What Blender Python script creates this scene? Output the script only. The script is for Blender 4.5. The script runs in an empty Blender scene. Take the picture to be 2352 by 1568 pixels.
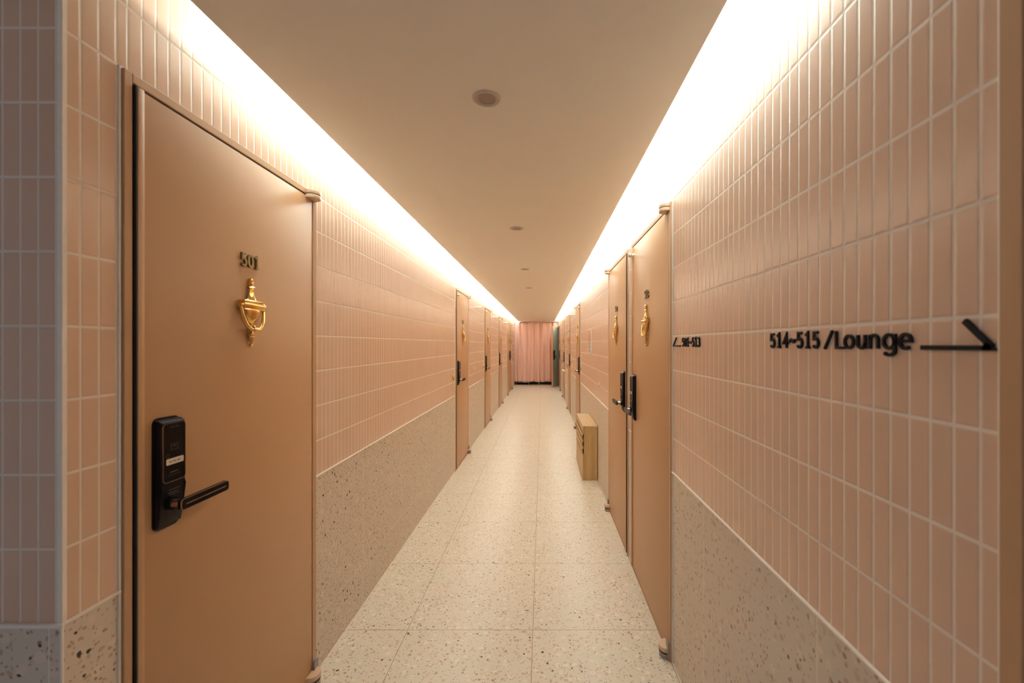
import bpy, bmesh, math, random
from mathutils import Vector, Matrix
random.seed(5)
PI = math.pi
SC = bpy.context.scene
COL = SC.collection

# ------------------------------------------------------------------ camera, light, exposure
EYE = 1.388
XL, XR = -0.954, 0.5705            # the two corridor walls
YEND = 14.62
cd = bpy.data.cameras.new('camera'); cam = bpy.data.objects.new('camera', cd); COL.objects.link(cam)
cam.location = (0, 0, EYE); cam.rotation_euler = (PI/2, 0, 0)
cd.sensor_width = 36; cd.lens = 36*980/2352
cd.shift_x = -(1245-1176)/2352; cd.shift_y = (791-784)/2352
cd.clip_start = 0.02; cd.clip_end = 60
cd.dof.use_dof = True; cd.dof.focus_distance = 2.6; cd.dof.aperture_fstop = 3.4
SC.camera = cam

w = bpy.data.worlds.new('world'); SC.world = w; w.use_nodes = True
bg = w.node_tree.nodes['Background']
bg.inputs[0].default_value = (0.80, 0.87, 1.04, 1); bg.inputs[1].default_value = 0.66

def led(name, x, z, out, y0, y1, power):
    l = bpy.data.lights.new(name, 'AREA'); l.shape = 'RECTANGLE'
    l.size = 0.010; l.size_y = y1-y0
    l.energy = power*(y1-y0); l.color = (0.86, 1.02, 1.03)
    o = bpy.data.objects.new(name, l); COL.objects.link(o)
    # local -Z is the light's direction; local Y lies along the corridor
    d = Vector((out, 0, 0.30)).normalized()
    zax = -d; yax = Vector((0, 1, 0)); xax = yax.cross(zax)
    o.matrix_world = Matrix(((xax.x, yax.x, zax.x, x), (xax.y, yax.y, zax.y, (y0+y1)/2), (xax.z, yax.z, zax.z, z), (0, 0, 0, 1)))
    return o
PW = 33.0
led('led_light_left', -0.756, 2.210, -1, 1.32, 14.5, PW)
led('led_light_right', 0.371, 2.210, 1, 0.86, 14.5, PW)

SC.view_settings.view_transform = 'Standard'
SC.view_settings.look = 'None'
SC.view_settings.gamma = 1
SC.view_settings.use_curve_mapping = False
SC.view_settings.exposure = -1.22
SC.cycles.max_bounces = 16
SC.cycles.diffuse_bounces = 10

# ------------------------------------------------------------------ materials
def new_mat(name):
    m = bpy.data.materials.new(name); m.use_nodes = True
    return m, m.node_tree.nodes, m.node_tree.links, m.node_tree.nodes['Principled BSDF']
def simple(name, col, rough=0.5, metal=0.0, spec=0.5, noise=0.0, nscale=40, bump=0.0, coat=0.0):
    m, N, L, b = new_mat(name)
    b.inputs['Base Color'].default_value = (*col, 1); b.inputs['Roughness'].default_value = rough
    b.inputs['Metallic'].default_value = metal; b.inputs['Specular IOR Level'].default_value = spec
    b.inputs['Coat Weight'].default_value = coat
    tc = N.new('ShaderNodeTexCoord'); nz = N.new('ShaderNodeTexNoise'); nz.inputs['Scale'].default_value = nscale
    nz.inputs['Detail'].default_value = 3
    L.new(tc.outputs['Object'], nz.inputs['Vector'])
    mx = N.new('ShaderNodeMix'); mx.data_type = 'RGBA'
    mx.inputs[6].default_value = (*[c*(1-noise) for c in col], 1); mx.inputs[7].default_value = (*[min(1, c*(1+noise)) for c in col], 1)
    L.new(nz.outputs['Fac'], mx.inputs[0]); L.new(mx.outputs[2], b.inputs['Base Color'])
    if bump:
        bp = N.new('ShaderNodeBump'); bp.inputs['Strength'].default_value = 1; bp.inputs['Distance'].default_value = bump
        L.new(nz.outputs['Fac'], bp.inputs['Height']); L.new(bp.outputs[0], b.inputs['Normal'])
    return m
def math_node(N, L, op, a, b=None, c=None):
    n = N.new('ShaderNodeMath'); n.operation = op
    for i, v in enumerate((a, b, c)):
        if v is None: continue
        if isinstance(v, (int, float)): n.inputs[i].default_value = v
        else: L.new(v, n.inputs[i])
    return n.outputs[0]

TILE_H, Z_SILL = 0.148, 0.833
def tile_mat(name, axis, u0, pitch, along=1.0):
    """upright pink ceramic finger tiles stacked in a grid, cream joints"""
    m, N, L, b = new_mat(name)
    tc = N.new('ShaderNodeTexCoord'); sp = N.new('ShaderNodeSeparateXYZ'); L.new(tc.outputs['Object'], sp.inputs[0])
    u = sp.outputs['XYZ'.index(axis)]; v = sp.outputs[2]
    su = math_node(N, L, 'DIVIDE', math_node(N, L, 'SUBTRACT', u, u0), pitch)
    sv = math_node(N, L, 'DIVIDE', math_node(N, L, 'SUBTRACT', v, Z_SILL), TILE_H)
    fu = math_node(N, L, 'FRACT', su); fv = math_node(N, L, 'FRACT', sv)
    iu = math_node(N, L, 'FLOOR', su); iv = math_node(N, L, 'FLOOR', sv)
    du = math_node(N, L, 'MULTIPLY', math_node(N, L, 'MINIMUM', fu, math_node(N, L, 'SUBTRACT', 1.0, fu)), pitch)
    dv = math_node(N, L, 'MULTIPLY', math_node(N, L, 'MINIMUM', fv, math_node(N, L, 'SUBTRACT', 1.0, fv)), TILE_H*.75)
    d = math_node(N, L, 'MINIMUM', du, dv)
    mr = N.new('ShaderNodeMapRange'); mr.interpolation_type = 'SMOOTHSTEP'
    L.new(d, mr.inputs[0]); mr.inputs[1].default_value = 0.0014; mr.inputs[2].default_value = 0.0023
    h = N.new('ShaderNodeMapRange'); h.interpolation_type = 'SMOOTHSTEP'
    L.new(d, h.inputs[0]); h.inputs[1].default_value = 0.0008; h.inputs[2].default_value = 0.0045
    cb = N.new('ShaderNodeCombineXYZ'); L.new(iu, cb.inputs[0]); L.new(iv, cb.inputs[1])
    wn = N.new('ShaderNodeTexWhiteNoise'); wn.noise_dimensions = '2D'; L.new(cb.outputs[0], wn.inputs['Vector'])
    nz = N.new('ShaderNodeTexNoise'); nz.inputs['Scale'].default_value = 9; nz.inputs['Detail'].default_value = 2
    L.new(tc.outputs['Object'], nz.inputs['Vector'])
    fac = math_node(N, L, 'ADD', math_node(N, L, 'MULTIPLY', wn.outputs['Value'], 0.55), math_node(N, L, 'MULTIPLY', nz.outputs['Fac'], 0.45))
    tm = N.new('ShaderNodeMix'); tm.data_type = 'RGBA'
    tm.inputs[6].default_value = (*TILE_A, 1); tm.inputs[7].default_value = (*TILE_B, 1); L.new(fac, tm.inputs[0])
    mx = N.new('ShaderNodeMix'); mx.data_type = 'RGBA'; mx.inputs[6].default_value = (*GROUT, 1)
    L.new(tm.outputs[2], mx.inputs[7]); L.new(mr.outputs[0], mx.inputs[0]); L.new(mx.outputs[2], b.inputs['Base Color'])
    rg = N.new('ShaderNodeMapRange'); L.new(mr.outputs[0], rg.inputs[0]); rg.inputs[3].default_value = 0.8; rg.inputs[4].default_value = 0.25; b.inputs['Specular IOR Level'].default_value = 0.38
    L.new(rg.outputs[0], b.inputs['Roughness'])
    # each tile leans a little and its glaze ripples
    wv = N.new('ShaderNodeTexNoise'); wv.inputs['Scale'].default_value = 28; wv.inputs['Detail'].default_value = 1
    L.new(tc.outputs['Object'], wv.inputs['Vector'])
    lean = math_node(N, L, 'MULTIPLY', math_node(N, L, 'SUBTRACT', wn.outputs['Value'], 0.5), math_node(N, L, 'MULTIPLY', fu, 0.35))
    hh = math_node(N, L, 'ADD', math_node(N, L, 'ADD', h.outputs[0], math_node(N, L, 'MULTIPLY', wv.outputs['Fac'], 0.35)), lean)
    bp = N.new('ShaderNodeBump'); bp.inputs['Distance'].default_value = 0.0006; bp.inputs['Strength'].default_value = 0.8
    L.new(hh, bp.inputs['Height']); L.new(bp.outputs[0], b.inputs['Normal'])
    return m
def terrazzo(name, base, joints=(), rough=0.35, contrast=1.0):
    """joints: (axis, origin, pitch)"""
    m, N, L, b = new_mat(name)
    tc = N.new('ShaderNodeTexCoord'); P = tc.outputs['Object']
    n0 = N.new('ShaderNodeTexNoise'); n0.inputs['Scale'].default_value = 4; L.new(P, n0.inputs['Vector'])
    cur = N.new('ShaderNodeMix'); cur.data_type = 'RGBA'
    cur.inputs[6].default_value = (*[c*0.95 for c in base], 1); cur.inputs[7].default_value = (*[min(1, c*1.05) for c in base], 1)
    L.new(n0.outputs['Fac'], cur.inputs[0]); col = cur.outputs[2]
    dn = N.new('ShaderNodeTexNoise'); dn.inputs['Scale'].default_value = 60; L.new(P, dn.inputs['Vector'])
    vm = N.new('ShaderNodeVectorMath'); vm.operation = 'SCALE'; L.new(dn.outputs['Color'], vm.inputs[0]); vm.inputs[3].default_value = 0.012
    va = N.new('ShaderNodeVectorMath'); va.operation = 'ADD'; L.new(P, va.inputs[0]); L.new(vm.outputs[0], va.inputs[1])
    #        scale, max radius (cells), share, colours
    for sc, r, share, ca, cb_, off in ((29, .40, .60, tuple(min(1, c*1.14) for c in base), (min(1, base[0]*1.09), base[1]*1.04, base[2]*1.02), 0.0),
                                  (45, .42, .50, (base[0]*.82, base[1]*.69, base[2]*.58), (base[0]*.95, base[1]*.86, base[2]*.77), 3.1),
                                  (54, .38, .30, (base[0]*.50, base[1]*.36, base[2]*.26), (base[0]*.78, base[1]*.63, base[2]*.50), 7.7),
                                  (100, .46, .40, (base[0]*.52, base[1]*.39, base[2]*.29), (base[0]*.84, base[1]*.70, base[2]*.57), 12.3),
                                  (48, .34, .05, (.03, .028, .025), (.05, .04, .035), 19.2)):
        mp = N.new('ShaderNodeMapping'); mp.inputs['Location'].default_value = (off, off*.7, off*.3); L.new(va.outputs[0], mp.inputs[0])
        vo = N.new('ShaderNodeTexVoronoi'); vo.inputs['Scale'].default_value = sc; vo.inputs['Randomness'].default_value = 0.9
        L.new(mp.outputs[0], vo.inputs['Vector'])
        ss = N.new('ShaderNodeSeparateColor'); L.new(vo.outputs['Color'], ss.inputs[0])
        keep = math_node(N, L, 'LESS_THAN', ss.outputs[0], share)
        rad = math_node(N, L, 'MULTIPLY', keep, math_node(N, L, 'MULTIPLY_ADD', ss.outputs[1], r*.5, r*.5))
        k = N.new('ShaderNodeMapRange'); k.interpolation_type = 'SMOOTHSTEP'
        L.new(math_node(N, L, 'SUBTRACT', rad, vo.outputs['Distance']), k.inputs[0]); k.inputs[1].default_value = 0.0; k.inputs[2].default_value = 0.05
        cc = N.new('ShaderNodeMix'); cc.data_type = 'RGBA'; cc.inputs[6].default_value = (*ca, 1); cc.inputs[7].default_value = (*cb_, 1)
        L.new(ss.outputs[2], cc.inputs[0])
        mx = N.new('ShaderNodeMix'); mx.data_type = 'RGBA'; L.new(col, mx.inputs[6]); L.new(cc.outputs[2], mx.inputs[7])
        L.new(math_node(N, L, 'MULTIPLY', k.outputs[0], contrast), mx.inputs[0]); col = mx.outputs[2]
    if joints:
        sp = N.new('ShaderNodeSeparateXYZ'); L.new(P, sp.inputs[0]); dmin = None
        for ax, o0, pt in joints:
            f = math_node(N, L, 'FRACT', math_node(N, L, 'DIVIDE', math_node(N, L, 'SUBTRACT', sp.outputs['XYZ'.index(ax)], o0), pt))
            dd = math_node(N, L, 'MULTIPLY', math_node(N, L, 'MINIMUM', f, math_node(N, L, 'SUBTRACT', 1.0, f)), pt)
            dmin = dd if dmin is None else math_node(N, L, 'MINIMUM', dmin, dd)
        g = math_node(N, L, 'LESS_THAN', dmin, 0.0015)
        mx = N.new('ShaderNodeMix'); mx.data_type = 'RGBA'; L.new(col, mx.inputs[6]); L.new(g, mx.inputs[0])
        jc = (base[0]*.45, base[1]*.37, base[2]*.29) if rough < 0.4 else tuple(min(1, c*1.25) for c in base)
        mx.inputs[7].default_value = (*jc, 1); col = mx.outputs[2]
    L.new(col, b.inputs['Base Color'])
    rn = N.new('ShaderNodeMapRange'); L.new(n0.outputs['Fac'], rn.inputs[0]); rn.inputs[3].default_value = rough*0.85; rn.inputs[4].default_value = rough*1.2
    L.new(rn.outputs[0], b.inputs['Roughness'])
    return m
def wood_mat():
    m, N, L, b = new_mat('oak')
    tc = N.new('ShaderNodeTexCoord'); mp = N.new('ShaderNodeMapping'); mp.inputs['Scale'].default_value = (60, 60, 2.2); L.new(tc.outputs['Object'], mp.inputs[0])
    n = N.new('ShaderNodeTexNoise'); n.inputs['Scale'].default_value = 1.0; n.inputs['Detail'].default_value = 6; n.inputs['Roughness'].default_value = .65; L.new(mp.outputs[0], n.inputs['Vector'])
    cr = N.new('ShaderNodeValToRGB'); cr.color_ramp.elements[0].position = .25; cr.color_ramp.elements[0].color = (.40, .235, .085, 1)
    cr.color_ramp.elements[1].position = .75; cr.color_ramp.elements[1].color = (.64, .43, .185, 1)
    L.new(n.outputs['Fac'], cr.inputs[0]); L.new(cr.outputs[0], b.inputs['Base Color']); b.inputs['Roughness'].default_value = .42
    bp = N.new('ShaderNodeBump'); bp.inputs['Distance'].default_value = .0006; L.new(n.outputs['Fac'], bp.inputs['Height']); L.new(bp.outputs[0], b.inputs['Normal'])
    return m
TILE_A, TILE_B, GROUT = (0.665, 0.460, 0.335), (0.715, 0.505, 0.38), (0.79, 0.725, 0.645)
M = {}
M['tile_left'] = tile_mat('pink_tile_left', 'Y', 1.8133, 0.03613)
M['tile_right'] = tile_mat('pink_tile_right', 'Y', 0.5552, 0.03588)
M['tile_near'] = tile_mat('pink_tile_near', 'Y', 0.882, 0.0370)
M['tile_stub'] = tile_mat('pink_tile_front', 'X', -1.0016, 0.0354)
M['terr_floor'] = terrazzo('terrazzo_floor', (0.74, 0.70, 0.60), (('X', -0.0447, 0.609), ('Y', 2.0767, 0.6287)), 0.33)
M['terr_left'] = terrazzo('terrazzo_left', (0.66, 0.585, 0.50), (('Z', 0.222, 5.0), ('Y', 2.277, 0.62)), 0.5)
M['terr_right'] = terrazzo('terrazzo_right', (0.66, 0.585, 0.50), (('Z', 0.222, 5.0), ('Y', 1.509, 0.624)), 0.5)
M['terr_stub'] = terrazzo('terrazzo_front', (0.66, 0.585, 0.50), (('Z', 0.222, 5.0), ('X', -1.6, 0.62)), 0.5)
M['ceil'] = simple('ceiling_paint', (0.84, 0.80, 0.72), 0.7, noise=.015, nscale=6)
M['cove'] = simple('cove_white', (0.85, 0.84, 0.82), 0.7, noise=.01)
M['grout'] = simple('cream_grout', (0.87, 0.82, 0.75), 0.7, noise=.06, nscale=60)
M['seal'] = simple('sealant', (0.80, 0.78, 0.76), 0.5, noise=.08, nscale=30)
M['door'] = simple('copper_door_paint', (0.53, 0.315, 0.165), 0.42, spec=.35, noise=.02, nscale=300, bump=.00006)
M['frame'] = simple('copper_frame_paint', (0.53, 0.325, 0.18), 0.42, spec=.35, noise=.02, nscale=60)
M['hinge'] = simple('tan_hinge_paint', (0.66, 0.47, 0.33), 0.38, noise=.03)
M['rubber'] = simple('gap_shade_black', (0.02, 0.02, 0.022), 0.6, noise=.1)  # near-black fill standing in for shade in door and hinge gaps
M['grey'] = simple('grey_steel_paint', (0.28, 0.26, 0.25), 0.4, noise=.03)
M['black'] = simple('black_lock_plastic', (0.007, 0.007, 0.008), 0.45, spec=.2, noise=.1, nscale=80)
M['glossblack'] = simple('black_lock_glass', (0.005, 0.005, 0.0055), 0.35, spec=.12, noise=.05)
M['bronze'] = simple('bronze_edge', (0.40, 0.31, 0.26), 0.28, metal=1, noise=.03)
M['brass'] = simple('polished_brass', (0.84, 0.56, 0.20), 0.17, metal=1, noise=.08, nscale=90, bump=.0003)
M['olive'] = simple('aged_brass_number', (0.23, 0.17, 0.07), 0.38, metal=.7, noise=.15, nscale=120)
M['chrome'] = simple('chrome', (0.72, 0.70, 0.68), 0.12, metal=1, noise=.02)
M['ink'] = simple('black_sign_acrylic', (0.008, 0.008, 0.009), 0.6, noise=.1, spec=.2)
M['white'] = simple('white_plastic', (0.72, 0.68, 0.62), 0.4, noise=.03)
M['sticker'] = simple('cream_sticker', (0.66, 0.585, 0.50), 0.5, noise=.03)
M['clear'] = simple('cream_rubber', (0.80, 0.62, 0.47), 0.3, noise=.05)
M['orange'] = simple('orange_print', (0.62, 0.30, 0.13), 0.5, noise=.25, nscale=30)
M['lines'] = simple('grey_print', (0.09, 0.08, 0.075), 0.6, noise=.1)
M['dimline'] = simple('dim_grey_print', (0.12, 0.085, 0.07), 0.5, noise=.1)
M['wood'] = wood_mat()
M['dark'] = simple('shade_black', (0.012, 0.012, 0.014), 0.8, noise=.2)  # near-black in place of shade: box slots, rack block, end room
M['curtain'] = simple('pink_curtain_cloth', (0.86, 0.60, 0.52), 0.8, noise=.04, nscale=300, bump=.0004)
M['greydoor'] = simple('grey_green_door_paint', (0.64, 0.62, 0.52), 0.45, noise=.03)
M['frost'] = simple('pale_green_frosted_glass', (0.80, 0.94, 0.85), 0.35, noise=.04)
M['lens'] = simple('dull_downlight_lens', (0.30, 0.20, 0.15), 0.35, noise=.05)
M['ring'] = simple('downlight_ring', (0.55, 0.47, 0.40), 0.35, noise=.03)
M['slipper'] = simple('tan_slipper', (0.50, 0.33, 0.20), 0.7, noise=.1)

# ------------------------------------------------------------------ mesh helpers
def finish(bm, name, mats, smooth=None):
    me = bpy.data.meshes.new(name)
    bmesh.ops.recalc_face_normals(bm, faces=bm.faces)
    bm.to_mesh(me); bm.free()
    for m in (mats if isinstance(mats, (list, tuple)) else [mats]): me.materials.append(m)
    if smooth is not None:
        me.shade_smooth()
        me.set_sharp_from_angle(angle=math.radians(smooth))
    return me
def link(name, data, parent=None, **props):
    o = bpy.data.objects.new(name, data); COL.objects.link(o)
    if parent: o.parent = parent
    for k, v in props.items(): o[k] = v
    return o
def obj(name, bm, mats, parent=None, smooth=None, **props):
    return link(name, finish(bm, name, mats, smooth), parent, **props)
def empty(name, loc, rz=0, **props):
    o = bpy.data.objects.new(name, None); COL.objects.link(o); o.location = loc; o.rotation_euler = (0, 0, rz); o.empty_display_size = .1
    for k, v in props.items(): o[k] = v
    return o
def box(bm, x0, x1, y0, y1, z0, z1, bev=0, seg=2, mi=0):
    vs = [bm.verts.new(p) for p in ((x0, y0, z0), (x1, y0, z0), (x1, y1, z0), (x0, y1, z0), (x0, y0, z1), (x1, y0, z1), (x1, y1, z1), (x0, y1, z1))]
    fs = [bm.faces.new([vs[i] for i in q]) for q in ((0, 3, 2, 1), (4, 5, 6, 7), (0, 1, 5, 4), (1, 2, 6, 5), (2, 3, 7, 6), (3, 0, 4, 7))]
    for f in fs: f.material_index = mi
    if bev:
        es = list({e for f in fs for e in f.edges})
        bmesh.ops.bevel(bm, geom=es, offset=bev, segments=seg, affect='EDGES', profile=0.5)
    return fs
def prism(bm, pts, axis, a, b, mi=0, bev=0, seg=2):
    """closed outline of 2-D points pushed along an axis; 2-D = remaining axes in x,y,z order"""
    def P(p, t):
        q = list(p); q.insert('xyz'.index(axis), t); return q
    lo = [bm.verts.new(P(p, a)) for p in pts]; hi = [bm.verts.new(P(p, b)) for p in pts]
    n = len(pts); fs = [bm.faces.new(lo[::-1]), bm.faces.new(hi)]
    for i in range(n): fs.append(bm.faces.new((lo[i], lo[(i+1) % n], hi[(i+1) % n], hi[i])))
    for f in fs: f.material_index = mi
    if bev:
        es = list(set(fs[0].edges) | set(fs[1].edges))
        bmesh.ops.bevel(bm, geom=es, offset=bev, segments=seg, affect='EDGES', profile=0.5)
def rrect(x0, x1, z0, z1, r, n=5):
    out = []
    for cx, cz, a0 in ((x1-r, z1-r, 0), (x0+r, z1-r, 90), (x0+r, z0+r, 180), (x1-r, z0+r, 270)):
        for k in range(n+1):
            a = math.radians(a0+90*k/n); out.append((cx+r*math.cos(a), cz+r*math.sin(a)))
    return out
def lathe(bm, prof, c=(0, 0), ys=1.0, n=20, mi=0):
    """profile [(z, r)] turned about the vertical through c=(x,y); ys flattens in y"""
    rings = []
    for z, r in prof:
        rings.append([bm.verts.new((c[0]+r*math.cos(2*PI*k/n), c[1]+ys*r*math.sin(2*PI*k/n), z)) for k in range(n)])
    for a, b in zip(rings, rings[1:]):
        for k in range(n):
            bm.faces.new((a[k], a[(k+1) % n], b[(k+1) % n], b[k])).material_index = mi
    bm.faces.new(rings[0][::-1]).material_index = mi; bm.faces.new(rings[-1]).material_index = mi
def cyl(bm, p0, p1, r0, r1=None, n=16, mi=0):
    r1 = r0 if r1 is None else r1
    p0, p1 = Vector(p0), Vector(p1); d = (p1-p0).normalized()
    a = d.orthogonal().normalized(); b = d.cross(a)
    A = [bm.verts.new(p0+r0*(a*math.cos(2*PI*k/n)+b*math.sin(2*PI*k/n))) for k in range(n)]
    B = [bm.verts.new(p1+r1*(a*math.cos(2*PI*k/n)+b*math.sin(2*PI*k/n))) for k in range(n)]
    for k in range(n): bm.faces.new((A[k], A[(k+1) % n], B[(k+1) % n], B[k])).material_index = mi
    bm.faces.new(A[::-1]).material_index = mi; bm.faces.new(B).material_index = mi
def tube(bm, pts, rad, n=10):
    pts = [Vector(p) for p in pts]; rings = []
    for i, p in enumerate(pts):
        d = (pts[min(i+1, len(pts)-1)]-pts[max(i-1, 0)]).normalized()
        a = Vector((0, 1, 0)); a = (a-d*a.dot(d)).normalized(); b = d.cross(a)
        r = rad[i] if isinstance(rad, (list, tuple)) else rad
        rings.append([bm.verts.new(p+r*(a*math.cos(2*PI*k/n)+b*math.sin(2*PI*k/n))) for k in range(n)])
    for A, B in zip(rings, rings[1:]):
        for k in range(n): bm.faces.new((A[k], A[(k+1) % n], B[(k+1) % n], B[k]))
    bm.faces.new(rings[0][::-1]); bm.faces.new(rings[-1])
def ball(bm, c, r, ys=1.0, xs=1.0):
    bmesh.ops.create_uvsphere(bm, u_segments=14, v_segments=9, radius=r, matrix=Matrix.Translation(c) @ Matrix.Diagonal((xs, ys, 1, 1)))

# lettering: strokes in a box one unit tall, laid out in local x (right) and z (up), front towards -y
def arc(cx, cz, rx, rz, a0, a1, n=14):
    return [(cx+rx*math.cos(math.radians(a0+(a1-a0)*k/n)), cz+rz*math.sin(math.radians(a0+(a1-a0)*k/n))) for k in range(n+1)]
def glyph(c):
    W = 0.6
    return {
        '0': [arc(.3, .5, .22, .44, 90, 450, 26)],
        '1': [[(.12, .78), (.32, .95), (.32, .05)], [(.16, .05), (.48, .05)]],
        '2': [arc(.3, .70, .21, .24, 165, -25, 12)+[(.10, .06), (.54, .06)]],
        '3': [arc(.27, .71, .20, .23, 150, -88, 12), arc(.27, .27, .23, .22, 88, -150, 12)],
        '4': [[(.42, .0), (.42, .94), (.07, .30), (.57, .30)]],
        '5': [[(.49, .94), (.15, .94), (.12, .54)]+arc(.28, .32, .22, .27, 125, -145, 14)],
        '6': [[(.44, .94), (.30, .86), (.14, .60), (.09, .36)]+arc(.30, .30, .21, .25, 170, 530, 22)],
        '7': [[(.08, .94), (.52, .94), (.24, .03)]],
        '8': [arc(.3, .72, .18, .22, -90, 270, 20), arc(.3, .27, .22, .23, 90, 450, 20)],
        '9': [arc(.3, .68, .21, .26, 350, -10, 22)[::-1]+[(.50, .50), (.42, .22), (.18, .05)]],
        '~': [[(.02, .38), (.08, .50), (.17, .55), (.30, .46), (.42, .38), (.52, .44), (.58, .56)]],
        '/': [[(.06, -.02), (.54, 1.0)]],
        'L': [[(.10, .97), (.10, .05), (.56, .05)]],
        'o': [arc(.3, .37, .24, .32, 90, 450, 24)],
        'u': [[(.08, .72), (.08, .26)]+arc(.29, .26, .21, .21, 180, 360, 10)[1:]+[(.50, .72)], [(.50, .3), (.50, .02)]],
        'n': [[(.08, .02), (.08, .72)], [(.08, .45)]+arc(.29, .46, .21, .23, 180, 0, 10)[1:]+[(.50, .02)]],
        'g': [arc(.29, .37, .22, .32, 0, 360, 22), [(.52, .72), (.52, -.05)]+arc(.30, -.06, .22, .20, 0, -150, 9)[1:]],
        'e': [[(.08, .38), (.53, .38)]+arc(.30, .37, .23, .32, 5, 310, 18)],
        'C': [arc(.32, .5, .25, .45, 50, 310, 16)], 'K': [[(.1, 1), (.1, 0)], [(.5, 1), (.12, .45)], [(.25, .6), (.52, 0)]],
        'H': [[(.08, 1), (.08, 0)], [(.52, 1), (.52, 0)], [(.08, .5), (.52, .5)]],
        'a': [arc(.28, .33, .2, .3, 0, 360, 14), [(.5, .66), (.5, 0)]], 'r': [[(.12, .66), (.12, 0)], [(.12, .45), (.25, .63), (.42, .63)]],
        'd': [arc(.28, .33, .2, .3, 0, 360, 14), [(.5, 1), (.5, 0)]], 'y': [[(.08, .66), (.3, .05)], [(.52, .66), (.3, .05), (.15, -.3)]],
        ' ': [],
    }[c]
def ribbon(bm, pts, sx, sz, ox, oz, w0, w1, y0, y1, round_caps=False):
    P = [Vector((ox+p[0]*sx, oz+p[1]*sz)) for p in pts]
    closed = (P[0]-P[-1]).length < 1e-6
    Lp, Rp = [], []
    n = len(P)
    for i in range(n):
        if closed:
            a = P[i]-P[i-1 if i else n-2]; b = P[i+1 if i < n-1 else 1]-P[i]
        else:
            a = P[i]-P[i-1] if i else P[1]-P[0]; b = P[i+1]-P[i] if i < n-1 else P[i]-P[i-1]
        a.normalize(); b.normalize(); t = (a+b)
        t = t.normalized() if t.length > 1e-4 else a
        nr = Vector((-t.y, t.x)); na = Vector((-a.y, a.x))
        k = min(1.9, 1/max(.3, nr.dot(na)))
        wd = (w0+(w1-w0)*abs(t.y))*k/2
        Lp.append(P[i]+nr*wd); Rp.append(P[i]-nr*wd)
    if not closed and round_caps is False:
        pass
    F = [bm.verts.new((p.x, y0, p.y)) for p in Lp], [bm.verts.new((p.x, y0, p.y)) for p in Rp]
    B = [bm.verts.new((p.x, y1, p.y)) for p in Lp], [bm.verts.new((p.x, y1, p.y)) for p in Rp]
    for i in range(n-1):
        bm.faces.new((F[0][i], F[0][i+1], F[1][i+1], F[1][i])); bm.faces.new((B[0][i], B[1][i], B[1][i+1], B[0][i+1]))
        bm.faces.new((F[0][i], B[0][i], B[0][i+1], F[0][i+1])); bm.faces.new((F[1][i], F[1][i+1], B[1][i+1], B[1][i]))
    if not closed:
        for i in (0, n-1): bm.faces.new((F[0][i], F[1][i], B[1][i], B[0][i]))
def text(bm, s, x0, z0, height, adv, cw, w0, w1, y0, y1):
    for i, c in enumerate(s):
        for st in glyph(c): ribbon(bm, st, cw/.6, height, x0+i*adv, z0, w0, w1, y0, y1)

# ------------------------------------------------------------------ the setting
ZC, ZTOP, ZD = 2.185, 2.316, 2.016      # dropped ceiling, cove top, top of the door frames
DW = 0.823                              # outer width of a door frame
LEFT = [(501, 0.9624), (502, 4.675), (503, 7.02), (504, 9.30), (505, 11.60), (506, 12.55)]
RIGHT = [(514, -0.297), (513, 1.862), (512, 2.790), (511, 6.275), (510, 8.43), (509, 10.55), (508, 12.72), (507, 13.70)]
def wall_side(name, X, out, doors, ystart, mt, mterr, label):
    bm = bmesh.new(); xb = X-out*0.16; x0, x1 = min(X, xb), max(X, xb)
    y = ystart
    for n, d0 in sorted(doors, key=lambda t: t[1]) + [(0, YEND+.12)]:
        if d0 > y+.001:
            box(bm, x0, x1, y, d0, 0, Z_SILL, mi=1); box(bm, x0, x1, y, d0, Z_SILL, ZTOP, mi=0)
        if n: box(bm, x0, x1, d0, d0+DW, ZD, ZTOP, mi=0)
        y = d0+DW
    return obj(name, bm, [mt, mterr], kind='structure', label=label, category='wall')
doorsL = [d for d in LEFT if d[0] != 501]
bm = bmesh.new()
xa, xb = XL-.16, XL
wl = bmesh.new()
def segs(doors, y0, y1):
    out = []; y = y0
    for n, d0 in sorted(doors, key=lambda t: t[1]):
        if d0 > y+1e-3: out.append((y, d0))
        y = d0+DW
    if y1 > y: out.append((y, y1))
    return out
wall_side('wall_left', XL, 1, LEFT, 0.9624, M['tile_left'], M['terr_left'], 'long left corridor wall of pink upright tiles over terrazzo')
wall_side('wall_right', XR, -1, RIGHT, -1.6, M['tile_right'], M['terr_right'], 'long right corridor wall of pink upright tiles over terrazzo')
# the wall end nearest the camera: its front looks back at the camera, its side is the first strip of the left wall
bm = bmesh.new()
for z0, z1, fr, sd in ((0, Z_SILL, 2, 3), (Z_SILL, ZTOP, 0, 1)):
    for f in box(bm, -3.2, XL, 0.848, 0.9624, z0, z1, mi=fr):
        if f.calc_center_median().x > XL-.001: f.material_index = sd
obj('wall_front', bm, [M['tile_stub'], M['tile_near'], M['terr_stub'], M['terr_left']], kind='structure', label='wall corner at the left edge with greyish tiles facing the viewer', category='wall')
bm = bmesh.new(); box(bm, -3.2, XR, -1.6, 15.6, -0.1, 0)
obj('floor', bm, M['terr_floor'], kind='structure', label='cream speckled terrazzo corridor floor', category='floor')
bm = bmesh.new(); box(bm, -0.816, 0.431, -1.6, YEND-.02, ZC, ZC+.018, bev=.0015, seg=1)
obj('ceiling', bm, M['ceil'], kind='structure', label='dropped beige ceiling between the two glowing coves', category='ceiling')
bm = bmesh.new(); box(bm, -3.2, XR+.16, -1.6, 15.6, ZTOP, ZTOP+.1)
obj('ceiling_cove', bm, M['cove'], kind='structure', label='white ceiling above the glowing coves', category='ceiling')
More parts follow.
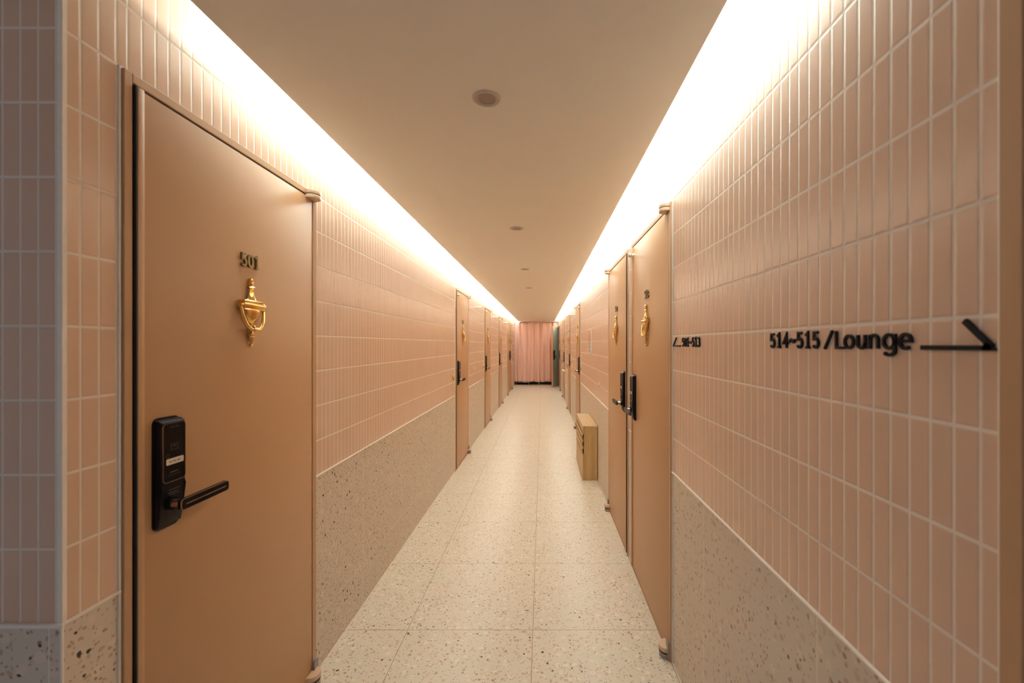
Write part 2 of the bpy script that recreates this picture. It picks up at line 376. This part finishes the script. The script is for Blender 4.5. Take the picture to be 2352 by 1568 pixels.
# end of the corridor: opening behind the curtain and the room past it, its walls near-black for shade
bm = bmesh.new()
box(bm, XL, XR, YEND+.10, YEND+.14, 2.14, ZTOP)
obj('wall_back', bm, M['cove'], kind='structure', label='short white wall strip above the curtain at the corridor end', category='wall')
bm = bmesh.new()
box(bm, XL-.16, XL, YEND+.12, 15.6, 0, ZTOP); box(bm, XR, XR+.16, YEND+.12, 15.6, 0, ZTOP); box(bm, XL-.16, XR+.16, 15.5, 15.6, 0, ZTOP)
obj('wall_end', bm, M['dark'], kind='structure', label='room walls coloured near-black as shade, hidden behind the pink curtain', category='wall')
# dark room behind the open door on the right
bm = bmesh.new()
for b in ((XR+.16, 1.9, 13.5, 13.6, 0, 2.3), (XR+.16, 1.9, 14.9, 15.0, 0, 2.3), (1.8, 1.9, 13.6, 14.9, 0, 2.3), (XR+.16, 1.9, 13.5, 15.0, -.08, -.001), (XR+.16, 1.9, 13.5, 15.0, 2.3, 2.38)): box(bm, *b)
obj('wall_room', bm, M['greydoor'], kind='structure', label='dim room behind the half open door', category='wall')

# light trims: cap over the terrazzo, bead along the floor, corner strips
def trims(name, X, out, doors, y0, label):
    bm = bmesh.new()
    for a, b in segs(doors, y0, YEND+.1):
        xs = sorted((X, X+out*.0065)); box(bm, xs[0], xs[1], a, b, Z_SILL-.004, Z_SILL+.002, bev=.001, seg=1)
        xs = sorted((X, X+out*.004)); box(bm, xs[0], xs[1], a, b, 0, .004)
    obj(name, bm, M['grout'], kind='structure', label=label, category='trim')
trims('trim_1', XL, 1, LEFT, 0.848, 'cream trim line capping the left terrazzo dado')
trims('trim_2', XR, -1, RIGHT, -1.6, 'cream trim line capping the right terrazzo dado')
bm = bmesh.new(); box(bm, -3.2, XL+.0065, .8415, .848, Z_SILL-.006, Z_SILL+.002, bev=.001, seg=1)
box(bm, XL-.0085, XL+.002, .846, .856, Z_SILL, ZTOP, bev=.001, seg=1); box(bm, XL-.002, XL+.002, .846, .850, 0, Z_SILL-.005)
obj('trim_3', bm, M['grout'], kind='structure', label='pale edging strip down the near left wall corner', category='trim')

# ------------------------------------------------------------------ doors (local: x right, front towards -y, origin at the middle of the sill)
CACHE = {}
def part_mesh(key, fn):
    if key not in CACHE: CACHE[key] = fn()
    return CACHE[key]
H = DW/2
def m_frame(s):
    bm = bmesh.new(); t = .0285; tl = .0218
    def jamb(a, b): box(bm, a, b, -.010, .10, 0, ZD-.002, bev=.0012, seg=1)
    a, b = (tl, t) if s > 0 else (t, tl)
    jamb(-H+.002, -H+a); jamb(H-b, H-.002)
    box(bm, -H+a, H-b, -.010, .10, ZD-.024, ZD-.002, bev=.0012, seg=1)
    box(bm, -H+a, -H+t+.016, .033, .10, .02, ZD-.024); box(bm, H-t-.016, H-b, .033, .10, .02, ZD-.024)
    box(bm, -H+t, H-t, .033, .10, ZD-.040, ZD-.024)
    return finish(bm, 'door_frame', M['frame'])
def m_gap_shade(s):  # black strips that put the gap's shade around the leaf edges
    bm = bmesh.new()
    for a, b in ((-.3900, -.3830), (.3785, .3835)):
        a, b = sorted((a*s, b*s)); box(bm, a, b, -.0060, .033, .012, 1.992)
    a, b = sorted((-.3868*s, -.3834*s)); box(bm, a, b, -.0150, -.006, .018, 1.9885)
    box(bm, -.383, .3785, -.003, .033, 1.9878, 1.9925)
    return finish(bm, 'gap_shade_strip', M['rubber'])
def m_threshold():
    bm = bmesh.new(); box(bm, -H+.0285, H-.0285, -.008, .10, 0, .012, bev=.001, seg=1)
    return finish(bm, 'threshold', M['frame'])
def m_seal(s):
    bm = bmesh.new()
    for x in (-H, H): box(bm, x-.0045 if x < 0 else x-.001, x+.001 if x < 0 else x+.0045, -.0045, .001, 0, ZD+.001, bev=.0012, seg=2)
    box(bm, -H, H, -.0025, .001, ZD-.002, ZD+.003)
    return finish(bm, 'sealant_bead', M['seal'])
def m_leaf(s, mat):
    def f():
        bm = bmesh.new()
        box(bm, min(-.3835*s, .379*s), max(-.3835*s, .379*s), -.006, .031, .018, 1.988, bev=.001, seg=1)
        box(bm, min(-.383*s, .3785*s), max(-.383*s, .3785*s), -.0095, -.004, .020, 1.9865, bev=.0026, seg=2)
        a, b = sorted((-.3835*s, -.3665*s)); box(bm, a, b, -.0165, -.004, .019, 1.9875, bev=.0024, seg=2)
        return finish(bm, 'door_leaf', mat, 30)
    return f
def m_lock(s):
    bm = bmesh.new(); c = -.305*s
    prof = [(.001, 1.204), (-.014, 1.201), (-.0215, 1.195), (-.0225, 1.046), (-.0195, 1.034), (-.0175, .965), (-.012, .940), (.001, .935)]
    prism(bm, [(y-.0095, z) for y, z in prof], 'x', c-.035, c+.035, bev=.004, seg=3)
    prism(bm, [(x, z) for x, z in rrect(c-.037, c+.037, .931, 1.207, .016)], 'y', -.0145, -.0095)
    return finish(bm, 'smart_lock', M['black'], 40)
def m_panel(s):
    bm = bmesh.new(); c = -.305*s
    prism(bm, rrect(c-.031, c+.031, 1.049, 1.192, .008), 'y', -.0335, -.030)
    return finish(bm, 'keypad_panel', M['glossblack'])
def outline(bm, pts, t, y0, y1):
    n = len(pts); cx = sum(p[0] for p in pts)/n; cz = sum(p[1] for p in pts)/n
    ins = [(p[0]+(t if p[0] < cx else -t), p[1]+(t if p[1] < cz else -t)) for p in pts]
    A = [bm.verts.new((p[0], y0, p[1])) for p in pts]; B = [bm.verts.new((p[0], y0, p[1])) for p in ins]
    C = [bm.verts.new((p[0], y1, p[1])) for p in pts]; D = [bm.verts.new((p[0], y1, p[1])) for p in ins]
    for i in range(n):
        j = (i+1) % n
        bm.faces.new((A[i], A[j], B[j], B[i])); bm.faces.new((A[i], C[i], C[j], A[j])); bm.faces.new((B[i], B[j], D[j], D[i])); bm.faces.new((C[i], D[i], D[j], C[j]))
def m_rim(s):
    bm = bmesh.new(); c = -.305*s
    outline(bm, rrect(c-.0325, c+.0325, 1.0475, 1.1935, .009), .0009, -.0340, -.030)
    return finish(bm, 'bronze_rim', M['bronze'])
def m_marks(s):
    bm = bmesh.new(); c = -.305*s; y0, y1 = -.0339, -.0331
    for a, b in ((-.011, -.002), (.003, .012)): box(bm, c+a, c+b, y0, y1, 1.1825, 1.1840)
    outline(bm, [(c-.010, 1.126), (c+.010, 1.126), (c+.010, 1.141), (c-.010, 1.141)], .0006, y0, y1)
    outline(bm, [(c-.004, 1.134), (c+.004, 1.134), (c+.004, 1.137), (c-.004, 1.137)], .0005, y0, y1)
    ribbon(bm, arc(0, 0, 1, 1, 0, 360, 20), .0045, .0045, c-.019, 1.113, .0005, .0005, y0, y1)
    for k in range(7): box(bm, c-.013+k*.0036, c-.0106+k*.0036, y0, y1, 1.0700, 1.0730)
    for k in range(9): box(bm, c-.018+k*.004, c-.0154+k*.004, y0, y1, 1.0640, 1.0650)
    for z, a, b in ((1.026, -.012, .020), (1.019, -.014, .012), (1.014, -.010, .018), (1.007, -.014, .000)): box(bm, c+a, c+b, -.0296, -.0270, z, z+.0012)
    return finish(bm, 'printed_marks', M['dimline'])
def m_sticker(s):
    bm = bmesh.new(); c = -.305*s
    prism(bm, rrect(c-.024, c+.026, 1.0905, 1.1055, .0025), 'y', -.0343, -.0330)
    return finish(bm, 'sticker', M['sticker'])
def m_sticker_text(s):
    bm = bmesh.new(); c = -.305*s
    text(bm, 'Card Key Here', c-.0165, 1.0960, .0042, .00265, .0020, .0005, .0006, -.0346, -.0342)
    return finish(bm, 'sticker_text', M['ink'])
def m_lever(s):
    bm = bmesh.new(); xs = lambda v: v*s
    a, b = sorted((xs(-.329), xs(-.171)))
    prism(bm, rrect(a, b, .980, 1.007, .007, 4), 'y', -.070, -.060, mi=1, bev=.0015, seg=1)
    outline(bm, rrect(a, b, .980, 1.007, .007, 4), .0010, -.0716, -.066)
    cyl(bm, (xs(-.314), -.032, .9935), (xs(-.314), -.062, .9935), .0125, .0105, 20, mi=0)
    cyl(bm, (xs(-.314), -.030, .9935), (xs(-.314), -.040, .9935), .0165, .016, 20, mi=1)
    return finish(bm, 'lever_handle', [M['bronze'], M['black']], 40)
def m_inlay(s):
    bm = bmesh.new(); a, b = sorted((-.327*s, -.173*s))
    prism(bm, rrect(a, b, .982, 1.005, .006, 4), 'y', -.0722, -.0705)
    a, b = sorted((-.316*s, -.184*s))
    box(bm, a, b, -.0728, -.0715, .9922, .9948, mi=1)
    return finish(bm, 'lever_inlay', [M['glossblack'], M['bronze']])
def m_knocker():
    bm = bmesh.new(); Y = -.018
    prism(bm, rrect(-.0048, .0048, 1.574, 1.601, .0045), 'y', -.021, -.0095, bev=.0012)
    cyl(bm, (0, -.020, 1.593), (0, -.024, 1.593), .0036, .003, 10); ball(bm, (0, -.021, 1.582), .0042)
    lathe(bm, [(1.5665, .004), (1.5690, .0150), (1.5705, .0176), (1.5725, .0150), (1.577, .006)], (0, Y), .55)
    lathe(bm, [(1.5275, .030), (1.529, .0235), (1.535, .0185), (1.544, .0135), (1.553, .0110), (1.561, .0098), (1.569, .0092)], (0, Y), .42, 24)
    cyl(bm, (.003, -.020, 1.560), (.003, -.0245, 1.560), .003, .0026, 10)
    prism(bm, [(-.0095, 1.500), (-.0095, 1.526), (-.027, 1.526), (-.031, 1.520), (-.031, 1.505), (-.027, 1.500)], 'x', -.047, .047, bev=.0015)
    prism(bm, [(-.0095, 1.5235), (-.0095, 1.5285), (-.031, 1.5285), (-.0335, 1.526), (-.031, 1.5235)], 'x', -.050, .050, bev=.0008)
    prism(bm, [(-.0095, 1.4975), (-.0095, 1.5015), (-.030, 1.5015), (-.032, 1.4995), (-.030, 1.4975)], 'x', -.049, .049, bev=.0008)
    lathe(bm, [(1.450, .003), (1.4545, .009), (1.462, .0185), (1.472, .0275), (1.484, .0345), (1.4955, .0375), (1.500, .036)], (0, -.016), .52, 28)
    lathe(bm, [(1.426, .0055), (1.432, .0045), (1.438, .0100), (1.443, .0105), (1.448, .005), (1.452, .003)], (0, -.018), .7)
    ball(bm, (.0, -.026, 1.4445), .0052)
    lathe(bm, [(1.4140, .006), (1.4165, .0120), (1.4185, .0180), (1.4205, .0180), (1.4225, .0110), (1.430, .005)], (0, Y), .55)
    lathe(bm, [(1.390, .0040), (1.394, .0058), (1.402, .0088), (1.411, .0108), (1.4155, .0098)], (0, Y), .62)
    ball(bm, (0, -.0165, 1.3850), .0062)
    return finish(bm, 'door_knocker', M['brass'], 38)
def m_ring():
    bm = bmesh.new(); pts = []; rad = []
    for k in range(41):
        a = PI*k/40; sn = math.sin(a)
        x = .0525*math.cos(a)**1.0 if False else .0525*math.copysign(abs(math.cos(a))**.80, math.cos(a)); z = 1.513-.0785*sn**.95
        pts.append((x, -.021-.010*sn, z)); rad.append(.0044+.0012*sn)
    tube(bm, pts, rad, 12)
    for sx in (-1, 1): cyl(bm, (sx*.046, -.021, 1.513), (sx*.0585, -.021, 1.513), .0085, .0075, 18)
    ball(bm, (0, -.036, 1.4345), .0082, 1.0, 1.75)
    return finish(bm, 'knocker_ring', M['brass'], 50)
def Dplate(bm, c, z0, z1, mi=0, p=.045, l=.040, bev=.0015):
    pts = [(c-l, -.0095)]
    for k in range(13):
        a = PI-PI*k/12; pts.append((c+l*.95*math.cos(a)*(.85+.15*abs(math.cos(a))), -.0095-p*(math.sin(a)**.75)))
    pts.append((c+l, -.0095))
    prism(bm, pts, 'z', z0, z1, mi=mi, bev=bev)
def m_hinge_top(s):
    bm = bmesh.new(); c = .366*s
    Dplate(bm, c, 1.979, 1.9935, p=.038, l=.036); Dplate(bm, c, 1.997, 2.010, p=.038, l=.036)
    cyl(bm, (c, -.028, 1.990), (c, -.028, 2.013), .008, n=14, mi=0)
    return finish(bm, 'pivot_hinge', M['hinge'], 35)
def m_hinge_bottom(s):
    bm = bmesh.new(); c = .366*s
    Dplate(bm, c, .034, .052, p=.040, l=.037); Dplate(bm, c, .022, .032, mi=1, p=.038, l=.036); Dplate(bm, c, 0, .020, mi=2, p=.037, l=.035)  # black middle plate stands in for the shaded gap between plates
    prism(bm, [(x, z) for x, z in rrect(min(.376*s, .408*s), max(.376*s, .408*s), 0, .088, .013)], 'y', -.020, -.010, mi=2)
    return finish(bm, 'pivot_hinge', [M['hinge'], M['rubber'], M['grey']], 35)
def m_stop(s):
    bm = bmesh.new(); c = -.350*s
    cyl(bm, (c, -.0095, 1.935), (c, -.013, 1.935), .017, n=20); cyl(bm, (c, -.013, 1.935), (c, -.024, 1.935), .0085, .0085, 16)
    ball(bm, (c, -.029, 1.935), .0135, .85)
    return finish(bm, 'door_catch', M['chrome'], 35)
def number_mesh(n):
    bm = bmesh.new(); text(bm, str(n), -.0420, 1.6355, .0415, .0300, .0265, .0042, .0082, -.0165, -.0090)
    return finish(bm, 'room_number', M['olive'])

def make_door(idx, number, side, y0, mirror, catch, label):
    X, rz = (XL, PI/2) if side == 'L' else (XR, -PI/2)
    s = -1 if mirror else 1
    d = empty('door_%d' % idx, (X, y0+H, 0), rz, kind='structure', label=label, category='door')
    link('door_frame', part_mesh(('frame', s), lambda: m_frame(s)), d)
    link('threshold', part_mesh('thr', m_threshold), d)
    link('sealant_bead', part_mesh('seal', lambda: m_seal(1)), d)
    link('gap_shade_strip', part_mesh(('gap_shade', s), lambda: m_gap_shade(s)), d)
    leafp = link('door_leaf', part_mesh(('leaf', s), m_leaf(s, M['door'])), d)
    lk = link('smart_lock', part_mesh(('lock', s), lambda: m_lock(s)), d)
    for nm, fn in (('keypad_panel', m_panel), ('bronze_rim', m_rim), ('printed_marks', m_marks), ('sticker', m_sticker), ('sticker_text', m_sticker_text), ('lever_handle', m_lever), ('lever_inlay', m_inlay)):
        link(nm, part_mesh((nm, s), (lambda f=fn: f(s))), lk)
    link('room_number', number_mesh(number), d)
    kn = link('door_knocker', part_mesh('knocker', m_knocker), d)
    link('knocker_ring', part_mesh('ring', m_ring), kn)
    link('pivot_hinge', part_mesh(('ht', s), lambda: m_hinge_top(s)), d)
    link('pivot_hinge', part_mesh(('hb', s), lambda: m_hinge_bottom(s)), d)
    if catch: link('door_catch', part_mesh(('stop', s), lambda: m_stop(s)), d)
    return d
MIRROR = {505, 512, 511, 510, 509}
CATCH = {502, 503, 504, 513, 511}
LAB = {n: 'copper brown door with brass number %d and knocker, %s' % (n, t) for n, t in {
    501: 'the largest, in the left wall', 502: 'in the left wall', 503: 'in the left wall', 504: 'in the left wall',
    505: 'left wall, paired with 506', 506: 'last in the left wall', 513: 'right wall, beside the black sign',
    512: 'right wall, behind the tile strip', 511: 'right wall, past the wooden box', 510: 'in the right wall', 509: 'in the right wall',
    508: 'right wall, before the open door', 514: 'at the right picture edge'}.items()}
i = 1
for side, lst in (('L', LEFT), ('R', RIGHT)):
    for n, y0 in lst:
        if n in (507, 514): continue
        make_door(i, n, side, y0, n in MIRROR, n in CATCH, LAB[n]); i += 1
# the door beside the camera on the right: only its frame reaches into the picture
d = empty('door_%d' % i, (XR, -0.297+H, 0), -PI/2, kind='structure', label='brown door frame cut off by the right picture edge', category='door'); i += 1
link('door_frame', part_mesh(('frame', -1), lambda: m_frame(-1)), d); link('sealant_bead', part_mesh('seal', lambda: m_seal(1)), d)
link('door_leaf', part_mesh(('leaf', -1), m_leaf(-1, M['door'])), d); link('threshold', part_mesh('thr', m_threshold), d)
# the open door at the corridor end: frame in the wall, leaf swung out
d = empty('door_%d' % i, (XR, 13.70+H, 0), -PI/2, kind='structure', label='open door at the corridor end, grey green inside with a pale glass strip', category='door')
link('door_frame', part_mesh(('frame', 1), lambda: m_frame(1)), d); link('threshold', part_mesh('thr', m_threshold), d)
op = math.radians(-17)
bm = bmesh.new(); box(bm, 0, .76, .0, .037, .018, 1.985, bev=.001, seg=1)
lf = obj('door_leaf', bm, M['door'], d); lf.location = (-.375, -.04, 0); lf.rotation_euler = (0, 0, op)
bm = bmesh.new(); box(bm, .012, .745, .037, .039, .03, 1.975)
o = obj('inner_face', bm, M['greydoor'], lf, label='grey green inner face')
bm = bmesh.new(); prism(bm, rrect(.24, .52, .62, 1.93, .01), 'y', .038, .043)
o = obj('glass_strip', bm, M['frost'], lf, label='pale green frosted glass strip')
bm = bmesh.new(); prism(bm, rrect(.56, .70, .90, 1.20, .012), 'y', .039, .062, bev=.003)
o = obj('inner_lock', bm, M['black'], lf)
bm = bmesh.new(); cyl(bm, (.655, .06, 1.0), (.655, .095, 1.0), .011); box(bm, .50, .665, .088, .102, .988, 1.012, bev=.004)
obj('inner_lever', bm, M['black'], lf)
bm = bmesh.new(); box(bm, .759, .7615, .008, .030, .96, 1.08); cyl(bm, (.76, .019, 1.0), (.775, .019, 1.0), .008)
obj('latch', bm, M['bronze'], lf)

# ------------------------------------------------------------------ wall signs
def local(side, y, z=0, n=0):
    """root placed on a wall, local x to the reader's right"""
    return ((XL if side == 'L' else XR), y, z), (PI/2 if side == 'L' else -PI/2)
BASE = EYE-.0080
YS0, YS1 = -.0045, -.0005
def sign(name, yleft, label): 
    loc, rz = local('R', yleft, 0)
    return empty(name, loc, rz, label=label, category='sign')
sg = sign('room_sign', 1.731, 'small black lettering and arrow reading 501~513 beside door 513')
bm = bmesh.new(); text(bm, '501~513', 0, BASE, .0345, .0288, .0245, .0052, .0052, YS0, YS1); obj('lettering', bm, M['ink'], sg)
bm = bmesh.new(); ribbon(bm, [(-.072, .0300+.0075), (-.116, .0035), (-.020, .0035)], 1, 1, 0, BASE-.0015, .0068, .0068, YS0, YS1); obj('arrow', bm, M['ink'], sg)
sg = sign('lounge_sign', 1.0624, 'large black lettering and arrow reading 514~515 /Lounge at the right')
bm = bmesh.new(); text(bm, '514~515', 0, BASE, .0352, .0276, .0235, .0053, .0053, YS0, YS1)
for c, a, b in (('/', .860, .8337), ('L', .8285, .8012), ('o', .803, .7775), ('u', .770, .748), ('n', .7414, .7194), ('g', .713, .685), ('e', .6804, .6553)):
    for st in glyph(c): ribbon(bm, st, (a-b)*1.08/.6, .0350, 1.0624-a, BASE, .0052, .0052, YS0, YS1)
obj('lettering', bm, M['ink'], sg)
bm = bmesh.new(); ox = 1.0624
ribbon(bm, [(ox-.639, .0035), (ox-.5370, .0035)], 1, 1, 0, BASE, .0070, .0070, YS0, YS1)
ribbon(bm, [(ox-.5735, .0400), (ox-.5385, .0050)], 1, 1, 0, BASE, .0078, .0078, YS0, YS1)
prism(bm, [(ox-.5500, BASE), (ox-.5310, BASE), (ox-.5440, BASE+.012), (ox-.5480, BASE+.008)], 'y', YS0, YS1)
obj('arrow', bm, M['ink'], sg)

# notice on the right wall
loc, rz = local('R', 5.150)
nt = empty('wall_notice', loc, rz, label='framed notice with an orange picture and text lines above the wooden box', category='notice')
bm = bmesh.new(); box(bm, 0, .296, -.012, -.0005, 1.271, 1.568, bev=.002); obj('board', bm, M['white'], nt)
bm = bmesh.new(); box(bm, .014, .215, -.0135, -.0115, 1.422, 1.556); obj('picture', bm, M['orange'], nt)
bm = bmesh.new()
for z, a, b in ((1.402, .03, .20), (1.391, .03, .20), (1.364, .06, .20), (1.352, .03, .21), (1.325, .10, .17), (1.306, .04, .21)): box(bm, a, b, -.0132, -.0115, z, z+.0045)
obj('text_lines', bm, M['dimline'], nt)

# ------------------------------------------------------------------ small wall fittings
def rod(side, y, z, label, L=.082):
    loc, rz = local(side, y, z)
    r = empty('door_stop', loc, rz, label=label, category='door stop', group='chrome door stop rods high on the walls')
    bm = bmesh.new(); cyl(bm, (0, 0, 0), (0, -.005, 0), .020, n=20); obj('wall_plate', bm, M['chrome'], r, 35)
    bm = bmesh.new(); cyl(bm, (0, -.004, 0), (0, -L, 0), .0065, n=14); cyl(bm, (0, -L+.012, 0), (0, -L-.004, 0), .0105, n=14); obj('rod', bm, M['chrome'], r, 35)
rod('L', 6.11, 1.921, 'chrome door stop rod high on the left wall, the nearest of its three')
rod('L', 8.46, 1.935, 'chrome door stop rod high on the left wall, the middle of its three')
rod('L', 10.72, 1.937, 'chrome door stop rod high on the left wall, the farthest of its three')
rod('R', 7.70, 1.930, 'chrome door stop rod high on the right wall beyond the wooden box')
def bumper(side, y, z, label):
    loc, rz = local(side, y, z)
    bm = bmesh.new(); prism(bm, rrect(-.012, .012, -.022, .022, .010), 'y', -.012, 0, bev=.003)
    o = obj('wall_bumper', bm, M['clear'], None, 40, label=label, category='bumper', group='pale rubber lever bumpers on the walls')
    o.location = loc; o.rotation_euler = (0, 0, rz)
bumper('L', 6.01, 1.060, 'pale rubber bumper on the left pink tiles, the nearest of its three')
bumper('L', 8.42, 1.020, 'pale rubber bumper on the left pink tiles, the middle of its three')
bumper('L', 10.65, 1.020, 'pale rubber bumper on the left pink tiles, the farthest of its three')
bumper('R', 4.235, .990, 'pale rubber bumper on the pink tiles above the near end of the wooden box')
bumper('R', 7.70, .995, 'pale rubber bumper on the right pink tiles well beyond the wooden box')
def ornament(side, y, z, label):
    loc, rz = local(side, y, z)
    bm = bmesh.new()
    ribbon(bm, [(.030, .030), (.012, .004), (.004, -.016), (-.010, -.034)], 1, 1, 0, 0, .010, .013, -.012, -.001)
    ribbon(bm, [(-.022, -.006), (.000, -.004), (.012, .012)], 1, 1, 0, 0, .010, .012, -.014, -.001)
    ribbon(bm, [(-.018, .026), (-.006, .010), (.004, .000)], 1, 1, 0, 0, .006, .010, -.010, -.001)
    ribbon(bm, [(.000, -.018), (.014, -.020), (.028, -.008)], 1, 1, 0, 0, .007, .009, -.010, -.001)
    o = obj('brass_ornament', bm, M['brass'], None, label=label, category='ornament', group='small brass ornaments beside the doors')
    o.location = loc; o.rotation_euler = (0, 0, rz)
ornament('L', 4.555, 1.043, 'branching brass ornament on the left wall, the nearest and largest')
ornament('L', 6.90, 1.040, 'branching brass ornament on the left wall, second from the viewer')
ornament('L', 9.14, 1.040, 'branching brass ornament on the left wall, the farthest of three')
ornament('R', 6.17, 1.040, 'branching brass ornament on the right wall just past the notice')
ornament('R', 8.33, 1.040, 'tiny branching brass ornament on the right wall, the farther one')
loc, rz = local('R', 10.25, .765)
bm = bmesh.new(); cyl(bm, (0, 0, 0), (0, -.055, 0), .016, n=16); cyl(bm, (0, -.045, 0), (0, -.085, 0), .027, .024, n=18)
o = obj('cream_stopper', bm, M['clear'], None, 40, label='round cream knob sticking out of the right wall before door 509', category='stopper'); o.location = loc; o.rotation_euler = (0, 0, rz)
loc, rz = local('R', 9.98, 0)
op_ = empty('wall_socket', loc, rz, label='white socket plate low on the right terrazzo between doors 510 and 509', category='socket')
bm = bmesh.new(); prism(bm, rrect(-.036, .036, .34, .46, .006), 'y', -.008, 0, bev=.002); obj('plate', bm, M['white'], op_, 40)
bm = bmesh.new(); cyl(bm, (0, -.009, .40), (0, -.0075, .40), .019, n=18); obj('socket_face', bm, M['grout'], op_)

# ------------------------------------------------------------------ wooden louvred box against the right wall
wb = empty('wooden_box', (XR, 4.765, 0), 0, label='low oak box with four dark louvre slots standing on the floor', category='cabinet')
x0, x1, y0, y1, zt = -.153, -.006, -.405, .405, .554
bm = bmesh.new()
box(bm, x0+.0095, x1, y0, y0+.014, .002, zt-.014, bev=.001, seg=1); obj('end_panel', bm, M['wood'], wb)
bm = bmesh.new(); box(bm, x0+.0095, x1, y1-.014, y1, .002, zt-.014, bev=.001, seg=1); obj('end_panel', bm, M['wood'], wb)
bm = bmesh.new(); box(bm, x0+.0095, x1+.003, y0, y1, zt-.014, zt, bev=.001, seg=1); obj('top_panel', bm, M['wood'], wb)
bm = bmesh.new(); box(bm, x1-.006, x1-.001, y0+.014, y1-.014, .01, zt-.014); box(bm, x0+.011, x0+.0135, y0+.014, y1-.014, .01, zt-.014); obj('slot_shade', bm, M['dark'], wb)  # near-black sheet behind the slots supplies their shade
bm = bmesh.new()
zs = [0.0, .250, .273, .325, .348, .398, .422, .468, .492, zt]
for k in range(0, 9, 2): box(bm, x0, x0+.009, y0, y1, zs[k]+(.002 if k == 0 else 0), zs[k+1])
box(bm, x0, x0+.009, y0, y0+.045, .249, .495); box(bm, x0, x0+.009, y1-.020, y1, .249, .495)
obj('front_panel', bm, M['wood'], wb)

# ------------------------------------------------------------------ downlights
for k, (x, y, t) in enumerate(((-.179, 1.382, 'the nearest and largest, above door 501'), (-.173, 2.925, 'second from the viewer'), (-.180, 4.51, 'third from the viewer'), (-.184, 6.0, 'the farthest visible'))):
    dl = empty('downlight', (x, y, ZC), 0, label='round unlit downlight in the ceiling, %s' % t, category='downlight', group='round ceiling downlights')
    bm = bmesh.new()
    prof = [(.048, 0), (.0475, -.003), (.043, -.005), (.038, -.0045), (.0355, -.001), (.033, -.001), (.031, -.0035), (.029, -.0015), (.029, 0)]
    n = 40; rings = [[bm.verts.new((r*math.cos(2*PI*j/n), r*math.sin(2*PI*j/n), z)) for j in range(n)] for r, z in prof]
    for A, B in zip(rings, rings[1:]):
        for j in range(n): bm.faces.new((A[j], A[(j+1) % n], B[(j+1) % n], B[j]))
    obj('trim_ring', bm, M['ring'], dl, 60)
    bm = bmesh.new(); cyl(bm, (0, 0, -.0012), (0, 0, 0), .0305, n=36); obj('lens', bm, M['lens'], dl)

# ------------------------------------------------------------------ curtain and what shows beneath it
bm = bmesh.new(); nx, nz = 260, 26
def cy(u, v):
    amp = .046*(1-.25*v)
    t = u*PI*2
    return amp*(math.sin(t*7.3+.6*math.sin(t*1.3)+.3*v)+.55*math.sin(t*13.1+1.7+.8*math.sin(2.1*t))) - .012*math.sin(t*2.2)
grid = []
for a in range(nx+1):
    u = a/nx; x = XL+.003+u*(XR-XL-.008); row = []
    for b_ in range(nz+1):
        v = b_/nz; z = .105+v*(2.162-.105) + (.010*math.sin(u*19)*(1-v))
        top = .35 if v > .965 else 1
        row.append(bm.verts.new((x+.006*math.sin(u*40+v*3)*(1-v), YEND+.050+cy(u, v)*top+.010*math.sin(u*90)*max(0, v-.7), z)))
    grid.append(row)
for a in range(nx):
    for b_ in range(nz): bm.faces.new((grid[a][b_], grid[a+1][b_], grid[a+1][b_+1], grid[a][b_+1]))
cu = obj('curtain', bm, M['curtain'], None, 180, label='pleated pink curtain hanging across the corridor end', category='curtain')
md = cu.modifiers.new('thick', 'SOLIDIFY'); md.thickness = .003
bm = bmesh.new(); box(bm, -.735, XR-.02, YEND+.005, YEND+.085, 2.166, 2.184, bev=.002)
obj('curtain_track', bm, M['frame'], None, label='brown track holding up the pink curtain', category='track')
bm = bmesh.new(); lathe(bm, [(0, .022), (.012, .024), (.03, .012), (.05, .006)], (0, 0)); 
o = obj('black_hook', bm, M['ink'], None, 40, label='tiny black fitting at the top left of the curtain', category='fitting'); o.location = (-.735, YEND-.045, 2.115)
bm = bmesh.new(); box(bm, -.035, .035, -.03, .03, 0, .07, bev=.004)
o = obj('cove_box', bm, M['white'], None, label='small beige box at the far end of the right light cove', category='box'); o.location = (.515, YEND-.03, 2.17)
rk = empty('low_rack', (-.30, YEND+.20, 0), 0, label='low rack with a pale metal post and an added black shade block under the curtain hem', category='rack')
bm = bmesh.new(); box(bm, -.62, .84, 0, .25, .002, .30, bev=.004); obj('rack_shade_block', bm, M['dark'], rk)  # black block added to keep the gap under the hem dark
bm = bmesh.new(); cyl(bm, (-.155, -.02, 0), (-.155, -.02, .30), .009); cyl(bm, (-.62, -.02, .075), (-.155, -.02, .075), .006); cyl(bm, (-.60, -.02, 0), (-.60, -.02, .30), .009)
obj('metal_frame', bm, M['chrome'], rk, 40)
sl = empty('slipper', (-.13, YEND+.05, 0), .4, label='tan slipper on the floor under the curtain', category='slipper')
bm = bmesh.new(); prism(bm, [(p[0]*.115, p[1]*.042) for p in arc(0, 0, 1, 1, 0, 345, 23)], 'z', 0, .018, bev=.003); obj('sole', bm, M['slipper'], sl)
bm = bmesh.new(); ribbon(bm, arc(0, 0, 1, 1, 0, 180, 12), .044, .040, .0, .014, .004, .004, -.03, .03); o = obj('strap', bm, M['grey'], sl); o.rotation_euler = (0, 0, PI/2); o.location = (.03, 0, 0)
